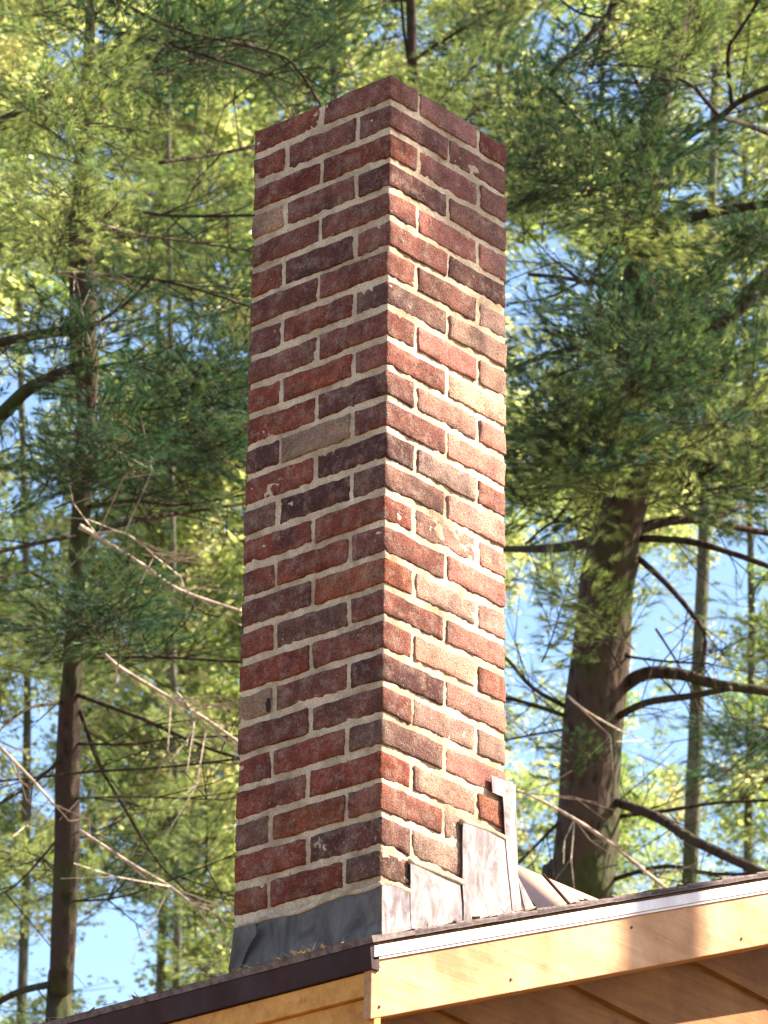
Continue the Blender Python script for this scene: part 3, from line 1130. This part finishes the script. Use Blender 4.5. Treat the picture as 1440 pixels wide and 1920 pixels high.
# ---- the slender forked pine on the left
DB = 19.0
oB = base_of(108, 1950, DB)
pineB = thing('pine_tree', 'slender dark pine with many bare side branches at the left edge', 'tree', oB, 'pine trees in the woods')
trunk(pineB, oB, [(108, 1950, 50), (114, 1850, 47), (125, 1600, 46), (128, 1350, 43), (135, 1250, 38), (147, 1050, 34), (158, 850, 34), (162, 730, 40), (154, 620, 50), (150, 480, 48), (152, 360, 38), (160, 200, 26), (172, 20, 18), (190, -400, 8)], DB, M_BARK)
LB = [([(145, 1003), (60, 1020), (-60, 1050)], 9, 6, 6), ([(165, 1000), (260, 975), (360, 960), (480, 940)], 11, 6, 8), ([(170, 950), (250, 938), (340, 945), (480, 925)], 9, 5, 8),
      ([(140, 1300), (260, 1345), (380, 1400), (500, 1435)], 9, 6, 8), ([(145, 1395), (250, 1395), (330, 1385), (480, 1380)], 6, 4, 8),
      ([(-40, 1468), (150, 1450), (300, 1440), (480, 1420)], 5, 5, 8), ([(150, 1330), (180, 1420), (230, 1510), (300, 1620), (390, 1710)], 8, 5, 10),
      ([(120, 1318), (50, 1330), (-20, 1385)], 7, 5, 6), ([(115, 1420), (60, 1470), (-40, 1530)], 7, 5, 6), ([(150, 1235), (220, 1233), (330, 1235), (480, 1242)], 6, 6, 10),
      ([(95, 1845), (30, 1862), (-40, 1900)], 15, 12, 3), ([(130, 1580), (180, 1560), (225, 1540)], 5, 3, 3), ([(140, 690), (60, 725), (0, 780), (-60, 830)], 22, 32, 8),
      ([(130, 618), (60, 628), (-40, 650)], 22, 18, 6), ([(185, 372), (270, 398), (340, 405), (500, 403)], 7, 6, 10), ([(185, 430), (300, 445), (500, 475)], 6, 5, 10),
      ([(185, 605), (240, 565), (290, 515)], 8, 5, 6), ([(180, 690), (240, 680), (310, 705)], 8, 4, 6), ([(190, 520), (270, 520), (380, 545), (500, 585)], 7, 5, 10),
      ([(300, 305), (390, 290), (500, 272)], 8, 6, 8), ([(190, -20), (320, 50), (500, 95), (550, 120), (600, 195)], 8, 6, 12), ([(188, 60), (250, 65), (370, 100), (500, 140)], 8, 5, 12),
      ([(130, 165), (60, 195), (-50, 250)], 9, 17, 10), ([(120, 1560), (30, 1660), (-40, 1690)], 5, 3, 8), ([(100, 1100), (60, 1075), (-20, 1085)], 5, 3, 6),
      ([(185, 210), (230, 180), (300, 130)], 7, 4, 6), ([(165, 760), (260, 750), (330, 720)], 5, 3, 6), ([(120, 1690), (240, 1680), (420, 1610)], 5, 3, 10), ([(128, 1500), (250, 1495), (420, 1500)], 4, 3, 10)]
for i, (pts, a, b, tw) in enumerate(LB):
    limb(pineB, oB, pts, a, b, DB - .02, twigs=tw, seed=50 + i, d1=DB + R.uniform(-1.0, 1.0))
for pts, a, b in (([(150, 985), (185, 1005), (270, 1060), (340, 1105), (470, 1150)], 13, 9), ([(190, 1228), (230, 1255), (300, 1300), (380, 1350), (470, 1412)], 10, 11),
                  ([(330, 1295), (390, 1365), (470, 1425)], 6, 5), ([(-40, 1365), (0, 1400), (50, 1455), (102, 1512)], 10, 9), ([(170, 1000), (230, 1005), (290, 1042)], 8, 5),
                  ([(100, 515), (150, 512), (182, 516)], 6, 9), ([(150, 1560), (250, 1620), (320, 1660), (380, 1710)], 8, 6)):
    limb(pineB, oB, [(x + R.uniform(-4, 4), y + R.uniform(-4, 4)) for x, y in pts], a * .8, b * .55, DB - .6, mat=M_DEAD, name='dead_limb', twigs=9, seed=a * b)

# ---- thin stems above the chimney
pines = []
for (spec, d, lab) in (
        ([(640, 1900, 26), (632, 1000, 22), (626, 140, 15), (622, -40, 13), (616, -400, 8)], 30.0, 'thin dark pine stem showing just left above the chimney top'),
        ([(800, 1900, 32), (786, 1000, 26), (774, 160, 19), (770, 0, 18), (764, -300, 12)], 27.0, 'dark straight pine stem rising behind the chimney top corner')):
    o_ = base_of(spec[0][0], spec[0][1], d)
    t_ = thing('pine_tree', lab, 'tree', o_, 'pine trees in the woods')
    trunk(t_, o_, spec, d, M_BARK)
    pines.append((t_, o_, d))
t_, o_, d = pines[1]
limb(t_, o_, [(768, 120), (757, 50), (750, -60)], 7, 6, d, twigs=3)
limb(t_, o_, [(775, 112), (810, 90), (860, 58), (940, 10)], 8, 5, d, twigs=10)
limb(t_, o_, [(765, 0), (720, 5), (680, 18), (640, 35)], 6, 3, d, twigs=8)
limb(pines[0][0], pines[0][1], [(625, 60), (570, 110), (500, 100)], 5, 3, 30.0, twigs=8)
limb(t_, o_, [(780, 300), (860, 190), (885, 110), (930, 60)], 5, 3, d, twigs=8)

# ---- mid pines further back
for (spec, d, lab) in (
        ([(1290, 1900, 34), (1305, 1400, 28), (1318, 1050, 24), (1330, 600, 20), (1345, 0, 12)], 33.0, 'thin grey pine trunk seen to the right past the big mossy trunk'),
        ([(330, 1950, 16), (325, 1200, 13), (318, 500, 10), (312, -200, 9)], 34.0, 'slim pine hidden in foliage between the left pine and the chimney'),
        ([(925, 1900, 30), (934, 900, 22), (938, 100, 14), (942, -300, 8)], 35.0, 'slim pine just right of the chimney top, mostly hidden')):
    o_ = base_of(spec[0][0], spec[0][1], d)
    t_ = thing('pine_tree', lab, 'tree', o_, 'pine trees in the woods')
    trunk(t_, o_, spec, d, M_BARK2)
    pines.append((t_, o_, d))

# ---- broadleaf trees at the back
leafies = []
for i, (px, d, lab) in enumerate(((40, 40, 'yellow green leafy tree at the far left edge of the woods'), (300, 46, 'bright leafy tree filling the gap left of the chimney'),
                                  (560, 50, 'tall leafy tree behind the chimney left of its middle'), (860, 44, 'leafy tree behind the right side of the chimney'),
                                  (1130, 50, 'pale leafy tree far behind the big mossy trunk'), (1400, 42, 'leafy tree at the far right edge of the woods'))):
    o_ = base_of(px, 1900, d)
    t_ = thing('leafy_tree', lab, 'tree', o_, 'broadleaf trees at the back')
    trunk(t_, o_, [(px, 1900, 18), (px + 10, 1200, 14), (px - 5, 500, 10), (px + 8, -300, 7)], d, M_BARK2)
    leafies.append((t_, o_, d, px))

# ---- openings through which the sky shows: (x, y, rx, ry, strength)
HOLES = [(130, 100, 50, 58, 1), (1062, 70, 75, 75, 1), (1150, 180, 60, 70, 1), (730, 50, 75, 50, .8), (895, 120, 70, 40, .8), (40, 940, 60, 35, .8), (40, 690, 70, 130, .85),
         (300, 600, 120, 38, .9), (420, 655, 60, 25, .8), (1010, 560, 75, 130, .95), (1110, 520, 60, 60, .7), (985, 710, 35, 80, .9), (1310, 378, 95, 30, .9), (1010, 1150, 80, 190, .95),
         (1010, 1360, 60, 90, .9), (1240, 1150, 85, 130, .95), (1240, 1370, 80, 95, 1), (1400, 1050, 80, 90, .85), (1350, 1180, 50, 110, .7), (40, 1390, 75, 60, .9),
         (205, 1780, 120, 95, .9), (20, 1820, 50, 70, .8), (1010, 1565, 35, 40, .8), (1300, 1590, 100, 38, .8), (1120, 1650, 60, 30, .7), (1330, 200, 50, 60, .8), (1400, 640, 50, 60, .7),
         (110, 290, 50, 40, .7), (20, 290, 40, 40, .6), (225, 345, 40, 30, .7), (405, 350, 30, 25, .7), (440, 525, 40, 30, .7), (560, 190, 40, 30, .6), (225, 215, 40, 20, .5), (330, 1340, 50, 25, .5),
         (150, 960, 60, 25, .6), (290, 1270, 40, 25, .5), (1400, 150, 40, 60, .6), (205, 790, 50, 60, .6), (110, 800, 35, 60, .7)]


def hole(px, py, grow=0.0):
    h = 0
    for x, y, rx, ry, s in HOLES:
        d = ((px - x) / (rx + grow)) ** 2 + ((py - y) / (ry + grow)) ** 2
        if d < 1:
            h = max(h, s)
    return h


# ---- leafy clusters: two passes over the depth of the wood
cnt = {}
for layer, (step, gr) in enumerate(((74, 8), (76, 8), (80, 8), (84, 8))):
    y = -260
    while y < 2050:
        x = -260 + (layer * 37) % 90
        while x < 1700:
            px, py = x + R.uniform(-40, 40), y + R.uniform(-40, 40)
            x += step
            inh = R.random() < hole(px, py, gr)
            if inh and R.random() < .78:
                continue
            near = hole(px, py, 55)
            inside = -60 < px < 1500 and -60 < py < 1980
            if not inside and R.random() < .4:
                continue
            nv = noise.noise(Vector((px / 160, py / 160, layer * 5.3)))
            if nv < -0.42:
                continue
            cands = sorted(leafies, key=lambda t: abs(t[3] - px) + R.uniform(0, 170))
            t_, o_, d, tx = cands[0]
            dd = d + R.uniform(-2.5, 2.5)
            p = at(px, py, dd)
            if cnt.get(t_.name, 0) >= 290:
                continue
            cnt[t_.name] = cnt.get(t_.name, 0) + 1
            o = put(t_, o_, R.choice(SPARSE if inh else CLUMP), p, R.uniform(0, 6.28), R.uniform(-.4, .4), R.uniform(.75, 1.25) * dd / 45 * (.6 if near > .6 and not inh else 1), 'leaf_cluster')
        y += step


# ---- pine boughs: masses given as (x, y, rx, ry, count, depth, spread, kind, tree)
trees = {'A': (pineA, oA), 'B': (pineB, oB), 'C': pines[0][:2], 'D': pines[1][:2], 'E': pines[2][:2], 'F': pines[3][:2], 'G': pines[4][:2]}
MASS = [
    # dark masses right of the chimney
    (1140, 720, 180, 140, 38, 21.0, 1.2, 'D', 'A'), (1330, 760, 150, 140, 28, 21.5, 1.2, 'D', 'A'), (1060, 860, 110, 70, 16, 21.5, 1, 'D', 'A'), (1120, 330, 150, 90, 32, 21.0, 1, 'D', 'A'),
    (1240, 540, 120, 70, 16, 22, 1.2, 'D', 'A'), (1000, 440, 60, 60, 8, 24, 1, 'L', 'A'), (1000, 250, 60, 70, 8, 26, 1, 'D', 'G'), (1400, 480, 60, 70, 8, 22, 1, 'D', 'A'),
    (1400, 860, 60, 80, 10, 22, 1, 'D', 'A'), (1240, 330, 60, 50, 6, 23, 1, 'L', 'A'), (1380, 420, 90, 50, 6, 24, 1, 'D', 'E'), (1390, 80, 90, 90, 14, 25, 1.5, 'L', 'E'), (1240, 90, 60, 50, 6, 21.3, .5, 'L', 'A'),
    (1105, 1165, 26, 60, 4, 21.2, .3, 'L', 'A'), (1085, 1420, 35, 60, 4, 21.2, .3, 'D', 'A'), (1350, 1400, 110, 60, 12, 28, 2, 'D', 'E'), (1390, 1210, 70, 60, 6, 30, 2, 'L', 'E'), (1180, 900, 140, 60, 14, 22, 1, 'L', 'A'),
    (1380, 900, 90, 40, 6, 26, 1, 'L', 'E'),
    (1200, 820, 230, 130, 16, 21.0, .8, 'L', 'A'), (150, 220, 70, 90, 14, 18.2, .4, 'L', 'B'), (170, 60, 60, 80, 13, 18.2, .4, 'D', 'B'), (150, 900, 50, 60, 5, 18.3, .4, 'D', 'B'),
    # above the chimney
    (560, 50, 80, 70, 14, 26, 1.5, 'D', 'C'), (880, 70, 70, 50, 5, 27, 1, 'L', 'D'), (955, 80, 60, 90, 12, 28, 1.5, 'D', 'G'), (880, 190, 60, 30, 6, 25, .6, 'L', 'D'), (700, 100, 50, 40, 3, 28, 1, 'L', 'D'),
    (560, 150, 60, 40, 7, 25, 1, 'D', 'C'),
    # left
    (330, 90, 120, 60, 12, 20, 1.2, 'D', 'B'), (60, 100, 70, 110, 8, 21, 1.2, 'L', 'B'), (240, 240, 130, 50, 8, 22, 1, 'L', 'F'), (400, 150, 80, 60, 6, 21, 1, 'D', 'F'),
    (350, 790, 110, 80, 26, 19.5, 1.0, 'D', 'B'), (230, 900, 230, 35, 12, 19.5, 1, 'D', 'B'), (60, 880, 80, 70, 10, 19.5, 1, 'D', 'B'), (400, 720, 60, 60, 8, 19.5, .8, 'D', 'B'),
    (175, 1175, 100, 50, 16, 18.3, .5, 'D', 'B'), (330, 1180, 90, 50, 6, 21, 1, 'L', 'F'), (260, 540, 50, 40, 3, 21, 1, 'D', 'B'), (370, 560, 90, 35, 4, 23, 1, 'D', 'F'), (120, 350, 80, 60, 5, 21, 1, 'L', 'B'),
    (50, 540, 60, 90, 6, 22, 1, 'L', 'B'), (340, 440, 130, 100, 10, 28, 2, 'L', 'F'), (60, 1180, 70, 60, 6, 22, 1, 'L', 'B'), (350, 1500, 100, 120, 10, 27, 2, 'L', 'F'), (60, 1620, 60, 90, 6, 25, 1.5, 'L', 'F'),
    (250, 1640, 100, 50, 5, 27, 1.5, 'D', 'F'), (390, 1740, 50, 60, 4, 27, 1.5, 'L', 'F'), (60, 760, 60, 30, 3, 19.4, .5, 'D', 'B'), (160, 640, 60, 60, 7, 18.3, .3, 'D', 'B'), (150, 430, 60, 70, 8, 18.3, .3, 'L', 'B'), (165, 800, 60, 60, 6, 18.3, .3, 'D', 'B'), (1190, 200, 70, 40, 6, 21.2, .4, 'D', 'A'), (1180, 470, 80, 60, 8, 21.2, .4, 'L', 'A'),
    # beyond the frame, so that the wood goes on
    (1620, 600, 120, 700, 50, 23, 2, 'D', 'A'), (-180, 600, 120, 700, 44, 20, 2, 'D', 'B'), (1300, -200, 300, 120, 26, 22, 2, 'D', 'A'), (200, -200, 300, 120, 24, 20, 2, 'D', 'B')]
bc = {}
for (mx, my, rx, ry, n_, d, sp, kd, tk) in MASS:
    t_, o_ = trees[tk]
    for i in range(int(n_)):
        while True:
            u, v_ = R.uniform(-1, 1), R.uniform(-1, 1)
            if u * u + v_ * v_ <= 1:
                break
        if bc.get(tk, 0) >= 295:
            continue
        bc[tk] = bc.get(tk, 0) + 1
        px, py = mx + u * rx, my + v_ * ry
        if R.random() < hole(px, py, 12) * .9:
            continue
        dd = d + R.uniform(-sp, sp)
        p = at(px, py, dd)
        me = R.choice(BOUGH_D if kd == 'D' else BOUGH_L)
        away = Vector((p.x - o_.x, p.y - o_.y))
        az = math.atan2(away.y, away.x) + R.gauss(0, .9)
        sc = R.uniform(.42, .78) * (dd / 22)
        c = Vector((math.cos(az), math.sin(az), .1)) * 0.45 * sc
        put(t_, o_, me, p - c, az, R.gauss(-.1, .3), sc, 'bough')

# ---- the pine beside the house whose boughs throw the shade on the chimney top
sp_ = Vector((0.2, 0.0, -0.15)) + SUN * 8.0
oS = Vector((sp_.x + .9, sp_.y - .5, GROUND))
shade = thing('pine_tree', 'pine standing on the sunny side outside the picture', 'tree', oS, 'pine trees in the woods')
vv, ff, _ = tube_data([oS, Vector((oS.x, oS.y, 0)), Vector((oS.x + .1, oS.y, sp_.z + 1)), Vector((oS.x, oS.y, sp_.z + 4))], [.2, .15, .10, .04], 10)
link('trunk', mesh('trunk', rel(vv, oS), ff, smooth=True), shade, M_BARK)
SHD = [(0.15, .22, 4), (0.32, .12, 4), (0.0, .28, 3), (.45, .12, 4), (.2, .5, 4), (-.1, .6, 2), (.55, .4, 4), (.36, -.02, 2), (.48, -.12, 2),
       (.06, -1.12, 1), (.08, -1.0, 1), (.32, -1.45, 1), (.1, -1.75, 1), (1.0, -2.15, 1), (1.75, -1.75, 2), (.35, -2.45, 1)]
for (dx, dz, n_) in SHD:
    for _ in range(n_ * 5 if dz > -1 else n_):
        p = Vector((dx, 0, -.15 + dz)) + SUN * (8.0 + R.uniform(-.8, .8)) + Vector((R.gauss(0, .05), R.gauss(0, .05), R.gauss(0, .05)))
        me = R.choice(BOUGH_D)
        az = R.uniform(0, 6.28)
        sc = R.uniform(.26, .42)
        put(shade, oS, me, p - Vector((math.cos(az), math.sin(az), 0)) * .45 * sc, az, R.gauss(0, .3), sc, 'bough')
print('boughs', bc, 'clusters', cnt, 'objects', len(bpy.data.objects))
